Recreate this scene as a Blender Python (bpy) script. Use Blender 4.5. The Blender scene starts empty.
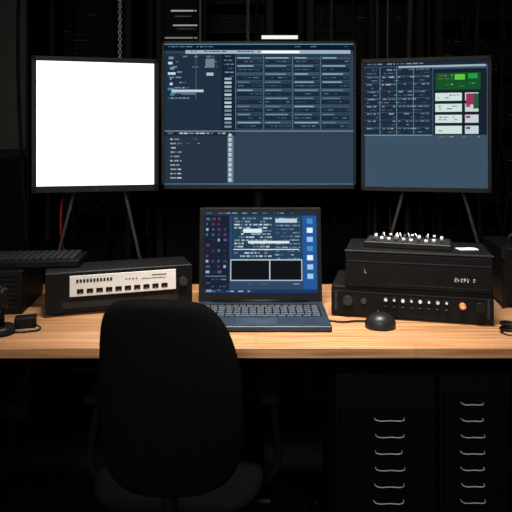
import bpy, bmesh, math, random
from mathutils import Vector, Matrix
random.seed(7)
S = bpy.context.scene
try:
    S.view_settings.view_transform = 'Standard'
    S.view_settings.look = 'None'
except Exception as e:
    print(e)
COL = S.collection
F = 603.0; HZ = 138.0; CZ = 1.21
def WX(px, d): return (px-256)/F*d
def WZ(py, d): return CZ-(py-HZ)/F*d
def lin(c):
    o = []
    for v in c:
        v = v/255.0
        o.append(v/12.92 if v <= .04045 else ((v+.055)/1.055)**2.4)
    return o
# ------------------------------------------------------------ materials
MATS = {}
def mat(name, color, rough=.6, metal=0, spec=.3, var=.25, scale=40, bump=0):
    if name in MATS: return MATS[name]
    m = bpy.data.materials.new(name); m.use_nodes = True
    nt = m.node_tree; b = nt.nodes['Principled BSDF']
    b.inputs['Roughness'].default_value = rough
    b.inputs['Metallic'].default_value = metal
    b.inputs['Specular IOR Level'].default_value = spec
    tc = nt.nodes.new('ShaderNodeTexCoord'); n = nt.nodes.new('ShaderNodeTexNoise')
    n.inputs['Scale'].default_value = scale; n.inputs['Detail'].default_value = 4
    nt.links.new(tc.outputs['Object'], n.inputs['Vector'])
    r = nt.nodes.new('ShaderNodeValToRGB')
    r.color_ramp.elements[0].position = .3; r.color_ramp.elements[1].position = .7
    r.color_ramp.elements[0].color = [c*(1-var) for c in color]+[1]
    r.color_ramp.elements[1].color = [min(1, c*(1+var)) for c in color]+[1]
    nt.links.new(n.outputs['Fac'], r.inputs['Fac']); nt.links.new(r.outputs['Color'], b.inputs['Base Color'])
    if bump:
        bp = nt.nodes.new('ShaderNodeBump'); bp.inputs['Strength'].default_value = bump
        bp.inputs['Distance'].default_value = .002
        nt.links.new(n.outputs['Fac'], bp.inputs['Height']); nt.links.new(bp.outputs['Normal'], b.inputs['Normal'])
    MATS[name] = m; return m
def emi(rgb, s=1.0):
    key = 'screen_%d_%d_%d_%.1f' % (rgb[0], rgb[1], rgb[2], s)
    if key in MATS: return MATS[key]
    m = bpy.data.materials.new(key); m.use_nodes = True
    nt = m.node_tree; b = nt.nodes['Principled BSDF']
    b.inputs['Base Color'].default_value = (0.002, .002, .002, 1)
    b.inputs['Specular IOR Level'].default_value = 0
    b.inputs['Roughness'].default_value = .9
    b.inputs['Emission Color'].default_value = lin(rgb)+[1]
    b.inputs['Emission Strength'].default_value = s*1.12
    MATS[key] = m; return m
def wood():
    m = bpy.data.materials.new('oak_wood'); m.use_nodes = True
    nt = m.node_tree; b = nt.nodes['Principled BSDF']; L = nt.links
    b.inputs['Roughness'].default_value = .38; b.inputs['Specular IOR Level'].default_value = .3
    tc = nt.nodes.new('ShaderNodeTexCoord')
    mp = nt.nodes.new('ShaderNodeMapping'); mp.inputs['Scale'].default_value = (2.5, 60, 60)
    n = nt.nodes.new('ShaderNodeTexNoise'); n.inputs['Scale'].default_value = 1.4; n.inputs['Detail'].default_value = 8
    n.inputs['Distortion'].default_value = .6
    L.new(tc.outputs['Object'], mp.inputs['Vector']); L.new(mp.outputs['Vector'], n.inputs['Vector'])
    r = nt.nodes.new('ShaderNodeValToRGB')
    e = r.color_ramp.elements
    e[0].position = .3; e[0].color = (.24, .112, .048, 1)
    e[1].position = .68; e[1].color = (.50, .272, .138, 1)
    L.new(n.outputs['Fac'], r.inputs['Fac'])
    br = nt.nodes.new('ShaderNodeTexBrick'); br.inputs['Scale'].default_value = 1
    br.inputs['Brick Width'].default_value = .7; br.inputs['Row Height'].default_value = .09
    br.inputs['Mortar Size'].default_value = .0008
    br.inputs['Color1'].default_value = (1, 1, 1, 1); br.inputs['Color2'].default_value = (.84, .82, .80, 1)
    br.inputs['Mortar'].default_value = (.6, .55, .5, 1)
    L.new(tc.outputs['Object'], br.inputs['Vector'])
    mx = nt.nodes.new('ShaderNodeMixRGB'); mx.blend_type = 'MULTIPLY'; mx.inputs['Fac'].default_value = 1
    L.new(r.outputs['Color'], mx.inputs['Color1']); L.new(br.outputs['Color'], mx.inputs['Color2'])
    L.new(mx.outputs['Color'], b.inputs['Base Color'])
    return m
WOOD = wood()
BLK = mat('black_plastic', (.004, .004, .0045), .5, 0, .12)
BLK2 = mat('black_metal_enamel', (.006, .006, .0068), .42, 0, .2)
DGR = mat('dark_grey_plastic', (.016, .017, .019), .6, 0, .2)
BEZ = mat('monitor_bezel_plastic', (.008, .009, .011), .5, 0, .2)
FAB = mat('black_fabric', (.0032, .0032, .0035), 1, 0, .02, .3, 400, .4)
SEATF = mat('seat_fabric', (.002, .002, .0022), 1, 0, .01, .3, 400, .4)
MET = mat('steel', (.35, .36, .37), .35, .8, .5)
DMET = mat('dark_steel', (.05, .05, .052), .45, .6, .4)
LEG = mat('stand_aluminium', (.13, .13, .13), .5, .4, .4)
PANW = mat('silver_panel', (.56, .57, .56), .5, 0, .3, .06)
WHT = mat('white_enamel', (.8, .8, .78), .5, 0, .3, .05)
RED = mat('red_rubber', (.3, .01, .01), .6)
ORG = mat('orange_plastic', (.8, .22, .05), .4)
KEY = mat('key_plastic', (.022, .032, .048), .5, 0, .4)
LAPB = mat('laptop_shell', (.016, .028, .048), .45, .2, .35)
RKP = mat('rack_paint', (.010, .010, .010), .6, 0, .12)
RKU = mat('rack_unit_paint', (.0025, .0025, .0025), .6, 0, .08)
RKC = mat('cable_rubber', (.008, .008, .008), .7, 0, .1)
RKL = mat('rack_label', (.09, .09, .087), .6)
WALL = mat('dark_wall_paint', (.003, .003, .003), .9, 0, .05, .3, 3)
CEILM = mat('dark_ceiling_paint', (.006, .006, .006), .9, 0, .1)
FLR = mat('dark_concrete', (.002, .002, .002), .8, 0, .04, .4, 6)
# ------------------------------------------------------------ helpers
def empty(name, loc=(0, 0, 0), rz=0):
    e = bpy.data.objects.new(name, None); e.location = loc; e.rotation_euler = (0, 0, rz)
    e.empty_display_size = .05
    COL.objects.link(e); return e
def link(name, me, m, parent, smooth=False):
    o = bpy.data.objects.new(name, me); COL.objects.link(o)
    if m: me.materials.append(m)
    if parent: o.parent = parent
    if smooth:
        for p in me.polygons: p.use_smooth = True
    return o
def box(name, parent, c, s, m, bev=0, rot=None):
    bm = bmesh.new(); bmesh.ops.create_cube(bm, size=1)
    for v in bm.verts: v.co = Vector((v.co.x*s[0], v.co.y*s[1], v.co.z*s[2]))
    if bev: bmesh.ops.bevel(bm, geom=list(bm.edges), offset=bev, segments=3, affect='EDGES', profile=.5)
    if rot: bmesh.ops.rotate(bm, verts=bm.verts, matrix=Matrix.Rotation(rot[1], 3, rot[0]))
    for v in bm.verts: v.co += Vector(c)
    me = bpy.data.meshes.new(name); bm.to_mesh(me); bm.free()
    return link(name, me, m, parent)
def boxes(name, parent, items, m, bev=0):
    bm = bmesh.new()
    for c, s in items:
        g = bmesh.ops.create_cube(bm, size=1)['verts']
        for v in g: v.co = Vector((v.co.x*s[0]+c[0], v.co.y*s[1]+c[1], v.co.z*s[2]+c[2]))
    if bev: bmesh.ops.bevel(bm, geom=list(bm.edges), offset=bev, segments=1, affect='EDGES')
    me = bpy.data.meshes.new(name); bm.to_mesh(me); bm.free()
    return link(name, me, m, parent)
def cyl(name, parent, p0, p1, r, m, r2=None, seg=20):
    p0 = Vector(p0); p1 = Vector(p1); d = p1-p0
    bm = bmesh.new()
    bmesh.ops.create_cone(bm, cap_ends=True, segments=seg, radius1=r, radius2=r if r2 is None else r2, depth=d.length)
    q = d.to_track_quat('Z', 'Y').to_matrix()
    for v in bm.verts: v.co = q @ v.co + (p0+p1)/2
    me = bpy.data.meshes.new(name); bm.to_mesh(me); bm.free()
    o = link(name, me, m, parent)
    for p in me.polygons: p.use_smooth = len(p.vertices) == 4
    return o
def tube(name, parent, pts, r, m):
    cu = bpy.data.curves.new(name, 'CURVE'); cu.dimensions = '3D'; cu.bevel_depth = r; cu.bevel_resolution = 3
    cu.use_fill_caps = True
    sp = cu.splines.new('BEZIER'); sp.bezier_points.add(len(pts)-1)
    for b, p in zip(sp.bezier_points, pts):
        b.co = p; b.handle_left_type = b.handle_right_type = 'AUTO'
    cu.materials.append(m)
    o = bpy.data.objects.new(name, cu); COL.objects.link(o)
    if parent: o.parent = parent
    return o
# ------------------------------------------------------------ screen drawing
class Screen:
    """flat display; origin = centre, w x h metres, faces local -Y. Artwork space = own window units."""
    def __init__(s, x0, y0, x1, y1, w, h):
        s.x0, s.y0, s.x1, s.y1, s.w, s.h = x0, y0, x1, y1, w, h
        s.q = []
    def r(s, x0, y0, x1, y1, col, lay=1, st=1.0):
        s.q.append((x0, y0, x1, y1, col, lay, st))
    def text(s, x0, y0, x1, y1, step, col, hgt=.9, dens=.75, lay=3):
        y = y0
        while y+hgt <= y1:
            x = x0+random.random()*1.5
            while x < x1-1:
                l = random.uniform(1.5, 6)
                if random.random() < dens:
                    k = random.uniform(.5, .95)
                    c = tuple(int(v*k/16)*16 for v in col)
                    s.r(x, y, min(x+l, x1), y+hgt, c, lay)
                x += l+random.uniform(.6, 1.8)
            y += step
    def build(s, name, parent, y=0.0, zc=0.0):
        me = bpy.data.meshes.new(name); vs = []; fs = []; mi = []; ml = []
        for (x0, y0, x1, y1, col, lay, st) in s.q:
            m = emi(col, st)
            if m not in ml: ml.append(m)
            def c(px, py):
                return (((px-s.x0)/(s.x1-s.x0)-.5)*s.w, y-.00025*lay, zc+(.5-(py-s.y0)/(s.y1-s.y0))*s.h)
            k = len(vs)
            vs += [c(x0, y1), c(x1, y1), c(x1, y0), c(x0, y0)]
            fs.append((k, k+1, k+2, k+3)); mi.append(ml.index(m))
        me.from_pydata(vs, [], fs)
        for m in ml: me.materials.append(m)
        for p, i in zip(me.polygons, mi): p.material_index = i
        return link(name, me, None, parent)

# ------------------------------------------------------------ room
def room_box(name, c, s, m): return box(name, None, c, s, m)
room_box('floor', (0, 1.2, -.05), (5.2, 6.2, .1), FLR)
room_box('ceiling', (0, 1.2, 2.75), (5.2, 6.2, .1), CEILM)
room_box('wall_back', (0, 4.25, 1.35), (5.2, .1, 2.7), WALL)
room_box('wall_left', (-2.55, 1.2, 1.35), (.1, 6.0, 2.7), WALL)
room_box('wall_right', (2.55, 1.2, 1.35), (.1, 6.0, 2.7), WALL)
room_box('wall_front', (0, -1.85, 1.35), (5.2, .1, 2.7), WALL)
box('baseboard_back', None, (0, 4.19, .05), (5.0, .02, .1), RKP)

# ------------------------------------------------------------ desk
DT = .75; DF = 1.32; DB = 1.90
desk = empty('desk', (0, 0, 0))
box('tabletop', desk, (0, (DF+DB)/2, DT-.0115), (2.1, DB-DF, .023), WOOD, .002)
items = []
for sx in (-1, 1):
    for yy in (DF+.05, DB-.05):
        items.append(((sx*.98, yy, .3635), (.05, .05, .727)))
    items.append(((sx*.98, (DF+DB)/2, .70), (.04, DB-DF-.12, .05)))
items.append(((0, DB-.05, .70), (1.92, .03, .05)))
boxes('leg_frame', desk, items, BLK2, .002)

# ------------------------------------------------------------ monitors
def monitor(loc, rz, w, h, zc, scr, bl, bt, bb):
    e = empty('computer_monitor', (loc[0], loc[1], 0), rz)
    box('housing', e, (0, .014, zc), (w, .024, h), BLK, .004)
    boxes('bezel', e, [((0, 0, zc+h/2-bt/2), (w, .008, bt)), ((0, 0, zc-h/2+bb/2), (w, .008, bb)),
                       ((-w/2+bl/2, 0, zc), (bl, .008, h-.001)), ((w/2-bl/2, 0, zc), (bl, .008, h-.001))], BEZ, .001)
    box('rear_bulge', e, (0, .038, zc-.01), (w*.55, .03, h*.5), BLK, .01)
    cyl('power_led', e, (w*.0, -.0042, zc-h/2+.006), (w*.0, -.0055, zc-h/2+.006), .0013, emi((60, 110, 150)))
    scr.w = w-2*bl; scr.h = h-bt-bb
    scr.build('display', e, y=.0005, zc=zc+(bb-bt)/2)
    return e
# centre monitor
c = Screen(165, 44, 354, 185, 1, 1)
BG = (42, 60, 78); DK = (14, 24, 36); TX = (135, 172, 195)
c.r(165, 44, 354, 185, BG, 0)
c.r(165, 44, 354, 51, (12, 20, 32), 1); c.r(165, 44, 354, 45, (80, 140, 170), 2)  # thin bright top strip paints the bluish glow on the bezel edge
c.text(168, 46.5, 215, 48.5, 3, (160, 190, 205)); c.text(280, 46.5, 350, 48, 3, (120, 150, 170), dens=.4)
c.r(186, 50.5, 351, 54, (150, 172, 186), 2); c.r(262, 51, 300, 53.5, (235, 240, 245), 3); c.text(190, 51.3, 260, 53, 3, (50, 60, 80), lay=4)
c.r(165, 54, 222, 131, (28, 44, 60), 1)
c.r(222, 54, 236, 131, (20, 32, 46), 1)
c.text(168, 56, 218, 76, 5.2, TX, 1.6, .45); c.text(168, 77, 190, 100, 5.2, TX, 1.4, .5)
for i in range(8):
    c.r(168+random.random()*3, 57+i*5.2, 172+random.random()*4, 59.5+i*5.2, random.choice([(190, 205, 215), (70, 120, 150), (110, 140, 160)]), 3)
c.r(206, 59, 215, 68, (100, 122, 138), 4); c.r(207, 73, 214, 76, (170, 182, 192), 4)
c.r(172, 90, 204, 92.5, (180, 195, 205), 4); c.r(182, 93, 196, 95, (90, 110, 130), 4)
c.r(196, 54, 197, 100, (60, 80, 98), 3)
for i in range(13):
    c.r(225, 78+i*4, 232, 80.2+i*4, random.choice([(180, 192, 202), (110, 135, 150), (145, 170, 185)]), 3)
c.text(224, 56, 234, 78, 4, TX, 1.2, .8)
cols = [237, 265, 294, 322, 352]
for i in range(4):
    a, b = cols[i], cols[i+1]-2
    c.r(a, 56, b, 130, (23, 38, 54), 1)
    for k in range(9):
        yy = 57+k*8.1
        c.r(a, yy, b, yy+2.8, (38, 58, 76) if k % 2 else (50, 74, 94), 2)
        if i in (1, 2) or random.random() < .7: c.r(a+1, yy+.6, a+random.uniform(12, b-a-1), yy+1.8, random.choice([(106, 140, 160), (134, 168, 186), (90, 120, 140)]), 3)
        c.text(a+1, yy+4.3, b-1, yy+6.2, 3, (105, 138, 158), .9, .55)
        c.r(a, yy+7.5, b, yy+7.8, (74, 102, 122), 3)
    c.r(a-1.1, 56, a-.6, 130, (84, 116, 136), 3)
c.r(165, 131, 354, 132, (110, 135, 150), 3); c.r(165, 132, 236, 136, (24, 34, 46), 2)
c.text(168, 133, 226, 135.4, 3, (210, 220, 225), 1.4, .9)
c.r(165, 136, 228, 185, (33, 47, 62), 1)
c.text(170, 139, 182, 181, 4.3, (190, 205, 215), 1.3, .95)
c.text(186, 139, 200, 150, 4.3, TX, .9, .3)
c.r(228, 133, 234, 183, (96, 118, 132), 2); c.r(229, 134, 232, 182, (180, 194, 204), 3)
for i in range(9): c.r(228.5, 137+i*5, 232.5, 138.2+i*5, (70, 90, 110), 4)
c.r(165, 183.8, 354, 185, (56, 100, 128), 3)
mc = monitor(((WX(162, 1.88)+WX(356, 1.88))/2, 1.88), 0, .605, .461, 1.2815, c, .008, .008, .014)
cyl('stand_column', mc, (0, .07, .02), (0, .07, 1.25), .018, BLK2)
cyl('stand_base', mc, (0, .07, 0), (0, .07, .02), .16, BLK2, seg=40)
box('mount_arm', mc, (0, .062, 1.26), (.1, .03, .1), DMET, .003)
# side monitors: (outer depth, inner depth)
DO, DI = 1.82, 1.91
xo, xi = WX(31.5, DO), WX(158.5, DI)
l = Screen(36, 59, 156, 189, 1, 1)
l.r(36, 59, 156, 189, (255, 255, 255), 0, 1.5)
monitor(((xo+xi)/2, (DO+DI)/2), math.atan2(DI-DO, xi-xo), math.hypot(DI-DO, xi-xo), .416, (WZ(54.5, DO)+WZ(194, DO))/2, l, .014, .015, .020)
r = Screen(365, 62, 488, 189, 1, 1)
BG2 = (56, 76, 94)
r.r(365, 62, 488, 189, BG2, 0)
r.r(365, 62, 488, 66, (24, 38, 54), 1); r.text(368, 63, 425, 65, 3, TX, 1.2, .8); r.r(400, 66, 486, 68, (150, 170, 185), 2)
r.r(365, 67, 434, 136, (26, 40, 56), 1)
for i in range(9):
    yy = 69+i*7.5
    r.text(367, yy, 380, yy+2, 3, TX, 1.2, .7); r.text(383, yy, 397, yy+2, 3, (190, 205, 215), 1.2, .8)
    r.text(399, yy, 431, yy+2, 3, TX, 1.1, .75); r.text(367, yy+3.6, 431, yy+5, 3, (110, 140, 160), .9, .4)
    r.r(365, yy+6.6, 432, yy+7, (70, 95, 115), 3)
for x in (381, 398, 415): r.r(x, 67, x+.6, 136, (100, 130, 150), 3)
r.r(435, 70, 487, 136, (20, 30, 42), 2)
r.r(437, 74, 481, 91, (18, 76, 36), 3)
r.r(456, 75.5, 466, 81, (90, 190, 60), 4); r.r(469, 75, 478, 80, (30, 150, 70), 4); r.text(439, 76, 454, 89, 3, (150, 200, 150), 1.3, .6, 5)
r.text(456, 84, 478, 89, 3, (90, 180, 100), 1.2, .5, 5)
for y0 in (94, 105, 116, 127):
    r.r(437, y0, 463, y0+8, (196, 216, 210), 3)
    r.text(439, y0+2, 460, y0+7, 2.6, (120, 150, 150), .8, .5, 5)
    r.r(466, y0, 479, y0+8, (190, 200, 202), 3)
    r.r(467, y0+1, 471, y0+3.5, random.choice([(170, 60, 80), (60, 150, 90), (60, 90, 160)]), 4)
r.r(467, 95, 474, 106, (150, 44, 84), 5); r.r(474, 95, 479, 110, (40, 80, 60), 5)
r.r(365, 136, 434, 137, (110, 130, 145), 3); r.text(440, 137.5, 480, 139, 3, (150, 170, 180), .9, .5)
r.r(365, 138, 366, 189, (30, 50, 70), 2)
xo, xi = WX(491.5, DO), WX(361, DI)
monitor(((xo+xi)/2, (DO+DI)/2), math.atan2(DO-DI, xo-xi), math.hypot(DI-DO, xi-xo), .416, (WZ(54.5, DO)+WZ(194, DO))/2, r, .010, .013, .014)
def easel(ax, ay, az, feet):
    e = empty('monitor_easel_stand', (ax, ay, 0))
    for i, f in enumerate(feet):
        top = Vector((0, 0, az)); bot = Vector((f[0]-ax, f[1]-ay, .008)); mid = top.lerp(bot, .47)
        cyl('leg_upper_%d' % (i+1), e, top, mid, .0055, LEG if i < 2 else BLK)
        cyl('leg_lower_%d' % (i+1), e, mid, bot, .0045, BLK)  # lower half coloured black to stand in for shade under the desk
        cyl('foot_%d' % (i+1), e, (f[0]-ax, f[1]-ay, 0), (f[0]-ax, f[1]-ay, .02), .012, BLK)
    box('head', e, (0, 0, az), (.05, .03, .05), BLK2, .004)
    return e
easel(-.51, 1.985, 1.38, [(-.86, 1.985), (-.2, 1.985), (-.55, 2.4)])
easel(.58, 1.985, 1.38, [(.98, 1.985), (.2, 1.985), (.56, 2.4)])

# ------------------------------------------------------------ laptop
lx = .012; lf = 1.425; lh = 1.636; lw = .337
lap = empty('laptop', (lx, lf, DT))
ld = lh-lf
box('base', lap, (0, ld/2+.004, .0085), (lw, ld+.008, .013), LAPB, .003)
boxes('rubber_feet', lap, [((sx*.14, yy, .001), (.02, .01, .002)) for sx in (-1, 1) for yy in (.02, ld-.02)], BLK)
box('keyboard_well', lap, (0, ld*.64, .0152), (lw-.03, ld*.54, .0006), BLK)
ks = []
for rr in range(6):
    n = 15 if rr else 16
    kw = (lw-.036)/n
    if rr == 5:
        segs = [1, 1, 1, 1.2, 5.3, 1.2, 1, 1, 1.15, 1.15]; x = -(lw-.036)/2
        kk = (lw-.036)/sum(segs)
        for sgm in segs:
            ks.append(((x+sgm*kk/2, ld*.40, .0165), (sgm*kk-.003, .0135, .002))); x += sgm*kk
        continue
    for i in range(n):
        ks.append(((-(lw-.036)/2+kw*(i+.5), ld*.40+(5-rr)*.0172, .0165), (kw-.003, .0135, .002)))
boxes('keys', lap, ks, KEY, .0005)
box('trackpad', lap, (-.01, ld*.17, .0152), (.1, ld*.26, .0006), mat('trackpad_glass', (.022, .036, .058), .4))
cyl('hinge', lap, (-.13, ld+.002, .016), (.13, ld+.002, .016), .006, BLK)
lid = empty('lid', (0, ld+.004, .014)); lid.parent = lap; lid.rotation_euler = (math.radians(-9), 0, 0)
hh = .255
box('lid_shell', lid, (0, .004, hh/2), (lw, .006, hh), LAPB, .0025)
box('lid_bezel', lid, (0, .0005, hh/2), (lw-.002, .003, hh-.002), BLK, .001)
q = Screen(203, 215, 318, 295, lw-.026, hh-.034)
q.r(203, 215, 318, 295, (36, 66, 108), 0)
q.r(203, 215, 318, 219, (30, 44, 62), 1); q.text(205, 216, 300, 218, 3, TX, 1.1, .7)
q.r(203, 219, 229, 295, (18, 28, 46), 1)
for i in range(11):
    for x in (205, 211, 217, 223):
        if random.random() < .8: q.r(x, 221+i*5.2, x+random.uniform(1.5, 4.5), 223.6+i*5.2, random.choice([(50, 80, 130), (90, 50, 80), (86, 70, 130), (150, 162, 175), (40, 60, 90), (52, 100, 150), (30, 40, 60)]), 3)
q.r(205, 278, 226, 279, (90, 110, 130), 3); q.text(205, 281, 226, 293, 3.4, (120, 140, 170), 1.2, .6)
q.r(231, 219, 303, 262, (30, 58, 84), 1)
q.text(233, 221, 272, 262, 3.1, (200, 225, 235), 1.5, .8)
q.text(275, 221, 301, 262, 3.6, (150, 185, 205), 1.2, .75)
q.r(243, 232, 262, 236, (215, 228, 234), 4); q.r(248, 244, 290, 246.5, (205, 220, 228), 4); q.r(276, 222, 298, 226, (180, 200, 212), 4)
q.r(233, 252, 300, 252.8, (215, 226, 232), 4)
q.r(230, 262, 270, 283, (170, 186, 198), 2); q.r(231, 263.2, 269.4, 282, (6, 10, 16), 3)
q.r(270, 262, 303, 283, (170, 186, 198), 2); q.r(270.6, 263.2, 302, 282, (6, 10, 16), 3)
q.r(230, 284, 303, 291, (44, 66, 92), 2); q.text(232, 285.5, 300, 289, 3, TX, 1, .4)
q.r(304, 219, 318, 291, (28, 82, 146), 2)
for i in range(7): q.r(308, 222+i*9, 314, 227+i*9, random.choice([(150, 190, 225), (220, 232, 240), (70, 130, 190)]), 3)
q.r(203, 291.5, 318, 295, (20, 50, 90), 3)
q.text(205, 292.4, 250, 294, 3, (170, 200, 220), 1.2, .7, 4)
q.build('display', lid, y=-.0012, zc=hh/2+.006)

# ------------------------------------------------------------ mouse + cable
def mouse():
    me = bpy.data.meshes.new('mouse'); bm = bmesh.new()
    bmesh.ops.create_uvsphere(bm, u_segments=32, v_segments=20, radius=1)
    for v in bm.verts:
        x, y, z = v.co
        z2 = max(z, -.25)
        k = 1-.1*max(0, y)
        v.co = Vector((x*.038*k, y*.036, (z2+.25)*.029*(1-.12*y)))
    bm.to_mesh(me); bm.free()
    e = empty('computer_mouse', (WX(380, 1.47), 1.468, DT), .1)
    link('body', me, mat('mouse_shell', (.007, .008, .009), .4, 0, .3), e, True)
    box('scroll_wheel', e, (0, .018, .032), (.006, .012, .006), DGR, .002)
    tube('cable', e, [(0, .034, .006), (-.02, .042, .003), (-.05, .044, .003), (-.08, .04, .003), (-.12, .055, .003)], .0022, BLK)
mouse()

# ------------------------------------------------------------ right rack devices
ang = math.atan2(-.09, .383)
fl = Vector((.195, 1.56)); wR = .395
def rackbox(name, z, w, x0=0, y0=0):
    cc = Vector((x0+w/2, y0))
    cx = fl.x+math.cos(ang)*cc.x-math.sin(ang)*cc.y; cy = fl.y+math.sin(ang)*cc.x+math.cos(ang)*cc.y
    return empty(name, (cx, cy, z), ang)
a1 = rackbox('audio_amplifier', DT, wR)
boxes('feet', a1, [((sx*.17, yy, .003), (.02, .02, .006)) for sx in (-1, 1) for yy in (.02, .17)], BLK)
box('case', a1, (0, .1, .042), (wR, .19, .072), BLK2, .002)
box('faceplate', a1, (0, .002, .042), (wR, .006, .072), BLK, .001)
box('face_groove', a1, (0, -.0015, .066), (wR-.01, .001, .0015), DGR)
SIL = mat('brushed_silver', (.7, .71, .73), .35, .3, .5)
for i in range(8):
    x = -.06+i*.021
    cyl('knob_%d' % i, a1, (x, -.001, .052), (x, -.009, .052), .0055, DGR)
    cyl('knob_cap_%d' % i, a1, (x, -.009, .052), (x, -.0105, .052), .0028 if i % 2 else .0042, SIL)
boxes('printed_scale', a1, [((-.06+i*.021, -.0014, .034), (.006, .0008, .0014)) for i in range(8)], mat('silk_print', (.2, .21, .22), .6))
cyl('orange_knob', a1, (.125, -.001, .046), (.125, -.012, .046), .0085, ORG, .007)
cyl('orange_knob_cap', a1, (.125, -.012, .046), (.125, -.0135, .046), .0035, mat('knob_cap_pale', (.7, .5, .38), .4))
cyl('ring_knob', a1, (.165, -.001, .046), (.165, -.012, .046), .012, BLK2)
cyl('ring_knob_b', a1, (-.155, -.001, .044), (-.155, -.012, .044), .012, DGR)
cyl('input_jack', a1, (-.115, -.001, .044), (-.115, -.004, .044), .007, DMET)
boxes('rack_ears', a1, [((sx*(wR/2-.012), -.002, .042), (.006, .003, .05)) for sx in (-1, 1)], DGR)
w2 = .357
a2 = rackbox('rack_server', DT+.078, w2, .036, 0)
H2 = .095
box('case', a2, (0, .09, H2/2), (w2, .18, H2), BLK2, .003)
box('faceplate', a2, (0, -.001, H2/2-.002), (w2, .008, H2-.008), BLK, .002)
box('face_groove', a2, (0, -.0055, .068), (w2-.01, .001, .002), DGR)
box('top_lip', a2, (0, 0, H2-.002), (w2+.004, .012, .004), DGR, .001)
boxes('vent_slots', a2, [((-.06+i*.02, -.0055, .012), (.014, .001, .0014)) for i in range(12)], DGR)
LBL = mat('label_print', (.5, .51, .52), .6)
def glyphs(par, x, z, n, hgt, y=-.0058):
    it = []
    for i in range(n):
        if i == 5: continue
        gx = x+i*hgt*.85
        it.append(((gx, y, z), (hgt*.15, .0006, hgt)))
        if i % 3 != 1: it.append(((gx+hgt*.22, y, z+hgt*.42), (hgt*.4, .0006, hgt*.15)))
        it.append(((gx+hgt*.22, y, z+(0 if i % 2 else -hgt*.42)), (hgt*.4, .0006, hgt*.15)))
        if i % 2 == 0: it.append(((gx+hgt*.42, y, z+hgt*.2), (hgt*.15, .0006, hgt*.4)))
    boxes('badge_letters', par, it, LBL)
glyphs(a2, .09, .032, 7, .0085)
tube('emblem', a2, [(-.131, -.006, .050), (-.128, -.006, .045), (-.130, -.006, .041), (-.125, -.006, .038)], .0006, mat('emblem_print', (.2, .2, .21), .6))
mxr = empty('audio_mixer', (a2.location.x-.0, a2.location.y+.09, DT+.078+H2), ang-.08)
box('case', mxr, (0, 0, .008), (.22, .10, .016), BLK2, .003)
box('control_panel', mxr, (0, 0, .0165), (.21, .09, .001), DGR)
for i in range(10):
    x = -.086+i*.019
    box('fader_slot_%d' % i, mxr, (x, -.018, .0173), (.0025, .045, .0006), BLK)
    box('fader_cap_%d' % i, mxr, (x, -.03+.02*random.random(), .0205), (.009, .008, .006), SIL if i % 3 else DMET, .001)
    for k in range(2):
        cyl('pot_%d_%d' % (i, k), mxr, (x, .018+k*.016, .017), (x, .018+k*.016, .026), .0036, WHT if (i+k) % 3 == 0 else DMET)
for i in range(6):
    x = -.06+i*.022
    cyl('toggle_%d' % i, mxr, (x, .004, .017), (x+random.uniform(-.012, .012), .004, .034), .0014, SIL)
nt_ = empty('paper_note', (a2.location.x+.14, a2.location.y+.045, DT+.078+H2), ang+.3)
box('sheet', nt_, (0, 0, .0008), (.05, .03, .0012), WHT)
box('sheet_lines', nt_, (0, 0, .0016), (.04, .002, .0004), DGR)
bx = empty('equipment_case', (.755, 1.66, DT), -.1)
box('case', bx, (0, .06, .085), (.17, .2, .158), BLK, .006)
boxes('feet', bx, [((sx*.06, yy, .003), (.02, .02, .006)) for sx in (-1, 1) for yy in (-.02, .14)], BLK2)
boxes('corner_guards', bx, [((sx*.083, -.038, z), (.012, .012, .03)) for sx in (-1, 1) for z in (.022, .150)], BLK2)
boxes('latches', bx, [((sx*.04, -.042, .09), (.018, .006, .022)) for sx in (-1, 1)], BLK2)
tube('handle', bx, [(-.04, .06, .162), (-.035, .06, .18), (.035, .06, .18), (.04, .06, .162)], .005, BLK2)

# ------------------------------------------------------------ left devices
angL = math.atan2(.12, .363); wL = .382
sw = empty('network_switch', (-.3575, 1.60, DT), angL)
boxes('feet', sw, [((sx*.16, yy, .004), (.02, .02, .008)) for sx in (-1, 1) for yy in (.02, .10)], BLK)
box('case', sw, (0, .06, .0605), (wL, .12, .105), BLK2, .003)
box('faceplate', sw, (0, -.001, .0605), (wL, .006, .103), BLK, .0015)
box('white_panel', sw, (.007, -.0055, .077), (.276, .004, .054), PANW, .001)
ports = [((-.105+i*.0243, -.0078, .063), (.0165, .0012, .012)) for i in range(10)]
boxes('ports', sw, ports, BLK)
boxes('port_tabs', sw, [((p[0][0], -.0086, p[0][2]-.0035), (.006, .0006, .002)) for p in ports], mat('port_gold', (.16, .12, .07), .4))
boxes('vents', sw, [((-.112+i*.0085, -.0078, .090), (.0055, .0010, .0085)) for i in range(11)], DGR)
boxes('status_leds', sw, [((.012+i*.009, -.0078, .087), (.004, .001, .003)) for i in range(4)], DMET)
boxes('text_strip', sw, [((.1, -.0078, .093), (.04, .0006, .002)), ((.085, -.0078, .085), (.065, .0006, .0012))], DMET)
cyl('side_knob', sw, (.165, -.004, .07), (.165, -.014, .07), .012, DGR)
box('display_strip', sw, (0, -.0048, .028), (.3, .001, .016), mat('dark_window', (.008, .010, .012), .3))
al = empty('power_amplifier', (-.745, 1.57, DT), .1)
box('case', al, (0, .1, .0575), (.27, .22, .111), BLK, .003)
boxes('feet', al, [((sx*.11, yy, .002), (.02, .02, .004)) for sx in (-1, 1) for yy in (.02, .17)], BLK2)
boxes('front_fins', al, [((0, -.013, .02+i*.012), (.25, .006, .004)) for i in range(8)], BLK2)
kb = empty('computer_keyboard', (-.645, 1.665, DT+.114), .1)
box('case', kb, (0, 0, .009), (.33, .13, .018), BLK, .003)
ks = []
for rr in range(6):
    for i in range(17):
        ks.append(((-.145+i*.018, -.048+rr*.0195, .021), (.0145, .0155, .007)))
boxes('keys', kb, ks, DGR, .001)
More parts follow.
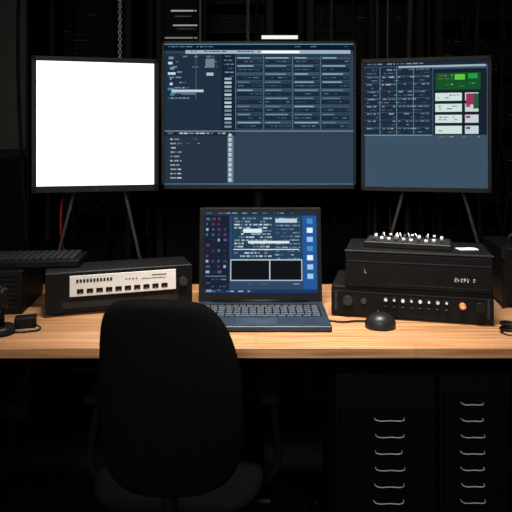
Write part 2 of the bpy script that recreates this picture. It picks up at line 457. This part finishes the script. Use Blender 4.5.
js = empty('joystick_controller', (WX(1, 1.42), 1.42, DT), 0)
cyl('base', js, (0, 0, 0), (0, 0, .018), .033, BLK2, .03, 32)
cyl('shaft', js, (0, 0, .018), (0, 0, .07), .008, BLK)
box('grip', js, (0, 0, .083), (.03, .03, .05), BLK2, .009)
cyl('button', js, (0, -.005, .107), (0, -.005, .112), .005, DGR)
hub = empty('cable_hub', (WX(24, 1.46), 1.47, DT), .3)
box('case', hub, (0, 0, .013), (.05, .035, .026), BLK, .003)
tube('lead', hub, [(.02, -.017, .01), (.035, -.04, .004), (.01, -.05, .003), (-.03, -.045, .003)], .002, BLK)
hs = empty('cable_coil', (WX(511, 1.42), 1.42, DT), 0)
tube('coil', hs, [(.022*math.cos(t*.6), .022*math.sin(t*.6), .004+.0012*t) for t in range(22)], .004, BLK)

# ------------------------------------------------------------ office chair
ch = empty('office_chair', (-.168, 1.15, 0))
rows = [(303, 136, 172), (303.6, 124, 186), (305.5, 114, 197), (309, 107, 206), (316, 101, 215), (328, 97, 224), (345, 95.5, 232),
        (370, 95, 239), (400, 95, 242.5), (430, 96, 243.5), (455, 98, 243), (474, 103, 238), (487, 111, 229), (495, 124, 215), (499, 146, 194)]
sc = 524.0
NX = 44
me = bpy.data.meshes.new('backrest'); vs = []; fs = []
def resample(rows, k):
    out = []
    n = len(rows)
    for i in range(n-1):
        p0 = rows[max(i-1, 0)]; p1 = rows[i]; p2 = rows[i+1]; p3 = rows[min(i+2, n-1)]
        for s_ in range(k):
            t = s_/k
            out.append(tuple(.5*((2*p1[a])+(-p0[a]+p2[a])*t+(2*p0[a]-5*p1[a]+4*p2[a]-p3[a])*t*t+(-p0[a]+3*p1[a]-3*p2[a]+p3[a])*t**3) for a in range(3)))
    out.append(rows[-1]); return out
rows = resample(rows, 3)
nr = len(rows)
for side in (0, 1):
    for j, (py, L_, R_) in enumerate(rows):
        v = -1+2*j/(nr-1)
        for i in range(NX+1):
            u = -math.cos(math.pi*i/NX)
            px = (L_+R_)/2+(R_-L_)/2*u
            x = (px-256)/sc+.168; z = CZ-(py-HZ)/sc
            full = (px-169)/74.0
            zt = (z-.72)/.18
            th = .026*math.sqrt(max(0, 1-abs(u)**4))*math.sqrt(max(0, 1-abs(v)**5))
            yc = .03*full*full + .012*zt*zt
            vs.append((x, yc+(-th if side == 0 else th), z))
N1 = (NX+1)*nr
for j in range(nr-1):
    for i in range(NX):
        a = j*(NX+1)+i
        fs.append((a, a+NX+1, a+NX+2, a+1)); fs.append((N1+a, N1+a+1, N1+a+NX+2, N1+a+NX+1))
me.from_pydata(vs, [], fs)
bm = bmesh.new(); bm.from_mesh(me); bmesh.ops.remove_doubles(bm, verts=bm.verts, dist=.0003)
bmesh.ops.holes_fill(bm, edges=[e for e in bm.edges if e.is_boundary], sides=0)
bmesh.ops.recalc_face_normals(bm, faces=bm.faces); bm.to_mesh(me); bm.free()
link('backrest', me, FAB, ch, True)
me = bpy.data.meshes.new('seat'); bm = bmesh.new()
bmesh.ops.create_uvsphere(bm, u_segments=48, v_segments=24, radius=1)
def sgn(v, p): return math.copysign(abs(v)**p, v)
for v in bm.verts:
    x, y, z = v.co
    rr = math.hypot(x, y)
    t = math.atan2(y, x)
    X = sgn(math.cos(t), .55)*rr**.6; Y = sgn(math.sin(t), .55)*rr**.6
    v.co = Vector((X*.185, .255+Y*.2, .450+z*.035-(.015 if Y > .6 else 0)*(Y-.6)/.4+.01*X*X))
bm.to_mesh(me); bm.free(); link('seat', me, SEATF, ch, True)
tube('back_bracket', ch, [(0, .02, .62), (0, .02, .5), (0, .06, .405), (0, .2, .405)], .016, BLK)
box('tilt_mechanism', ch, (0, .22, .40), (.16, .2, .05), BLK2, .008)
cyl('height_lever', ch, (.08, .2, .40), (.2, .2, .395), .005, BLK2)
cyl('gas_column', ch, (0, .23, .1), (0, .23, .39), .025, DMET)
cyl('hub', ch, (0, .23, .07), (0, .23, .13), .04, BLK)
for i in range(5):
    t = i*2*math.pi/5+.3
    ex, ey = .25*math.cos(t), .23+.25*math.sin(t)
    cyl('base_leg_%d' % i, ch, (0, .23, .1), (ex, ey, .075), .022, BLK, .014)
    cyl('caster_stem_%d' % i, ch, (ex, ey, .085), (ex, ey, .045), .008, BLK2)
    cyl('caster_wheel_%d' % i, ch, (ex-.012, ey, .026), (ex+.012, ey, .026), .026, BLK2)
ARM = mat('armrest_rubber', (.003, .003, .003), .8, 0, .06)
for s_, nm in ((-1, 'a'), (1, 'b')):
    box('armrest_pad_'+nm, ch, (s_*.20, .30, .618), (.045, .2, .02), ARM, .009)
    tube('armrest_post_'+nm, ch, [(s_*.20, .30, .612), (s_*.215, .28, .53), (s_*.205, .25, .43), (s_*.06, .24, .405)], .010, ARM)

# ------------------------------------------------------------ drawer cabinets
HAN = mat('handle_pale', (.55, .55, .51), .45, 0, .4, .1)
def cabinet(x0, x1, yf, hx0, hx1, ztop, n, zh0, st, i0):
    e = empty('drawer_cabinet', ((x0+x1)/2, yf, 0)); w = x1-x0
    box('carcass', e, (0, .16, ztop/2+.01), (w, .30, ztop-.02), RKU, .002)
    boxes('plinth', e, [((0, .16, .012), (w-.03, .27, .024))], RKU)
    cx = (hx0+hx1)/2-(x0+x1)/2; hw = (hx1-hx0)/2
    fr = []
    for i in range(i0, n):
        z = zh0-i*st
        if z < .05 or z+st/2 > ztop: continue
        fr.append(((0, .004, z-.002), (w-.014, .014, st-.003)))
        a = hw*random.uniform(.85, 1.0); o = hw*random.uniform(-.08, .08)
        tube('handle_%d' % (i-i0), e, [(cx+o-a, -.004, z+.0006), (cx+o-a*.9, -.014, z), (cx+o, -.016, z-.0002), (cx+o+a*.9, -.014, z), (cx+o+a, -.004, z+.0006)], .0013, HAN)
    boxes('drawer_fronts', e, fr, mat('drawer_enamel', (.0022, .0022, .0024), .6, 0, .06), .001)
d = 1.5
cabinet(WX(336, d), WX(437, d), d, WX(373, d), WX(404, d), .62, 12, WZ(421, d-.018), 16.4/F*d, 0)
cabinet(WX(441, d), WX(512, d), d, WX(459, d), WX(484, d), .62, 13, WZ(405, d-.018), 16.2/F*d, 0)

# ------------------------------------------------------------ background racks
def rack(x, y, w, h, dep, seed, rz=0):
    random.seed(seed)
    e = empty('server_rack', (x, y, 0), rz)
    items = []
    for sx in (-1, 1):
        for yy in (0, dep):
            items.append(((sx*w/2, yy, h/2), (.03, .03, h)))
    for zz in (.03, h-.015):
        items.append(((0, 0, zz), (w, .03, .03))); items.append(((0, dep, zz), (w, .03, .03)))
        for sx in (-1, 1): items.append(((sx*w/2, dep/2, zz), (.03, dep, .03)))
    boxes('frame', e, items, RKP)
    z = .12; un = []; pl = []; hd = []; sh = []
    while z < h-.12:
        uh = random.choice([.044, .088, .044, .13])
        if random.random() < .75:
            un.append(((0, dep/2, z+uh/2), (w-.05, dep-.04, uh-.006)))
            sh.append(((0, .016, z+.002), (w-.04, .01, .004)))
            if z > .8:
                for k in range(random.randint(1, 3)):
                    pl.append(((random.uniform(-w*.4, w*.4), .012, z+uh*.5), (random.uniform(.01, .05), .006, .003)))
            for sx in (-1, 1): hd.append(((sx*(w/2-.05), .006, z+uh/2), (.006, .02, uh*.5)))
        z += uh
    boxes('units', e, un, RKU)
    boxes('shelf_edges', e, sh, RKP)
    boxes('unit_labels', e, pl, RKL)
    boxes('unit_handles', e, hd, RKP)
    boxes('rail_holes', e, [((sx*w/2, -.0155, .1+i*.03), (.008, .001, .012)) for sx in (-1, 1) for i in range(int((h-.2)/.03))], BLK)
    for k in range(5):
        xx = random.uniform(-w*.45, w*.45); p = [(xx+random.uniform(-.03, .03), -.03-random.random()*.02, h-.1-i*(h-.4)/5) for i in range(6)]
        tube('patch_cable_%d' % k, e, p, .006, RKC)
    return e
D = 2.75
rack(WX(215, D), D, .5, 2.15, .6, 3)
rack(WX(365, D), D, .5, 2.15, .6, 5)
rack(WX(88, 3.1), 3.1, .42, 2.1, .6, 8)
rack(WX(490, 2.9), 2.9, .5, 2.1, .6, 11)
random.seed(4)
LK = mat('storage_cabinet_paint', (.05, .05, .046), .7, 0, .2, .2, 4)
e = empty('storage_cabinet', (WX(-25, 2.6), 2.6, 0))
box('body', e, (0, .2, 1.05), (.46, .4, 2.1), RKP, .004)
boxes('doors', e, [((sx*.114, -.005, 1.62), (.222, .016, .92)) for sx in (-1, 1)], LK, .002)
boxes('lower_doors', e, [((sx*.114, -.005, .6), (.222, .016, 1.05)) for sx in (-1, 1)], RKU, .002)
boxes('handles', e, [((sx*.02, -.02, 1.5), (.008, .012, .12)) for sx in (-1, 1)], DMET)
e = empty('rack_status_display', (WX(184, D), D-.035, 0))
box('panel', e, (0, .008, 1.70), (.2, .012, .26), RKU, .002)
for i, (py, x0, x1, g) in enumerate([(11, 172, 197, 150), (16.5, 176, 192, 60), (25.5, 174, 198, 140), (29, 178, 196, 50), (38, 166, 198, 110)]):
    xa, xb = WX(x0, D)-WX(184, D), WX(x1, D)-WX(184, D)
    box('bar_%d' % i, e, ((xa+xb)/2, 0, WZ(py, D-.03)), (xb-xa, .004, .006 if g > 100 else .003), emi((g, g+6, g+4)))
e = empty('strip_light', (WX(279, D), D-.07, 0))
box('housing', e, (0, .012, WZ(37.5, D-.07)), (.2, .03, .03), RKU, .003)
cyl('tube', e, (-.08, -.008, WZ(37.5, D-.07)), (.08, -.008, WZ(37.5, D-.07)), .008, emi((235, 240, 235), 1.0))
box('bracket', e, (0, .045, WZ(37.5, D-.07)), (.2, .045, .02), RKU)
def chain(px, yy, zb, m, k):
    e = empty('hanging_chain', (WX(px, yy), yy, 0))
    z = 2.7; n = 0
    bm = bmesh.new()
    while z > zb:
        M = Matrix.Translation((0, 0, z-.012)) @ Matrix.Rotation(math.pi/2*(n % 2)+.5, 4, 'Z')
        R1, R2, A, B = .0058*k, .0019*k, 12, 6
        ring = []
        for i in range(A):
            t = 2*math.pi*i/A
            for j in range(B):
                s2 = 2*math.pi*j/B
                ring.append(bm.verts.new(M @ Vector(((R1+R2*math.cos(s2))*math.cos(t), R2*math.sin(s2), (R1+R2*math.cos(s2))*math.sin(t)*1.4))))
        for i in range(A):
            for j in range(B):
                bm.faces.new((ring[i*B+j], ring[((i+1) % A)*B+j], ring[((i+1) % A)*B+(j+1) % B], ring[i*B+(j+1) % B]))
        z -= .0125*k; n += 1
    me = bpy.data.meshes.new('links'); bm.to_mesh(me); bm.free()
    link('links', me, m, e, True)
chain(120, 2.3, 1.42, mat('chain_metal', (.42, .40, .38), .5, .2), 1)
chain(248, 2.4, 1.5, mat('chain_metal_dark', (.12, .12, .12), .5, .2), 1)
cb = empty('ceiling_cable_bundle', (0, 0, 0))
for px, dd, rr_, m_, zb in [(202, 2.5, .004, LEG, 1.3), (207, 2.55, .008, RKC, 1.2), (330, 2.45, .008, DGR, 1.2), (372, 2.5, .01, RKC, .8), (379, 2.5, .008, DGR, .8), (386, 2.5, .005, DMET, .8), (410, 2.5, .014, DGR, .8), (428, 2.55, .007, RKC, .8), (478, 2.5, .01, RKC, .8), (52, 2.4, .008, RKC, .8), (20, 2.4, .007, RKC, .8), (150, 2.5, .008, RKC, .8)]:
    x = WX(px, dd)
    tube('cable_%d' % px, cb, [(x, dd, 2.7), (x+random.uniform(-.01, .01), dd, 2.0), (x+random.uniform(-.01, .01), dd, 1.5), (x+random.uniform(-.03, .03), dd, zb)], rr_, m_)
tube('red_cable', cb, [(WX(66, 1.99), 2.02, 1.15), (WX(62, 1.99), 2.0, 1.03), (WX(60, 1.99), 2.0, .9), (WX(63, 1.99), 2.02, .8)], .004, RED)

# ------------------------------------------------------------ ceiling luminaire + added fill
cl = empty('ceiling_light', (.08, 1.1, 0))
box('housing', cl, (0, 0, 2.67), (1.1, .3, .06), DGR, .005)
def area(name, loc, target, sx, sy, p, col, spread=180):
    L = bpy.data.lights.new(name, 'AREA'); L.shape = 'RECTANGLE'; L.size = sx; L.size_y = sy
    L.energy = p; L.color = col; L.spread = math.radians(spread)
    o = bpy.data.objects.new(name, L); COL.objects.link(o); o.location = loc
    o.rotation_euler = (Vector(target)-Vector(loc)).to_track_quat('-Z', 'Y').to_euler(); return o
area('ceiling_light_lamp', (.08, 1.1, 2.62), (.12, 1.5, .75), .7, .25, 14, (1, .91, .80), 52)
area('added_fill_light', (-.3, -1.2, 1.9), (.1, 1.5, .75), 1.4, .8, 11.5, (1, .95, .88), 90)  # added fill behind the camera to brighten drawer handles; no real fixture
w = bpy.data.worlds.new('World'); S.world = w; w.use_nodes = True
w.node_tree.nodes['Background'].inputs[0].default_value = (.5, .6, .8, 1)
w.node_tree.nodes['Background'].inputs[1].default_value = .015

# ------------------------------------------------------------ camera
cam = bpy.data.cameras.new('camera'); co = bpy.data.objects.new('camera', cam); COL.objects.link(co)
co.location = (0, 0, CZ); co.rotation_euler = (math.pi/2, 0, 0)
cam.sensor_width = 36; cam.lens = F/512*36; cam.shift_y = -(256-HZ)/512
cam.clip_start = .02
S.camera = co
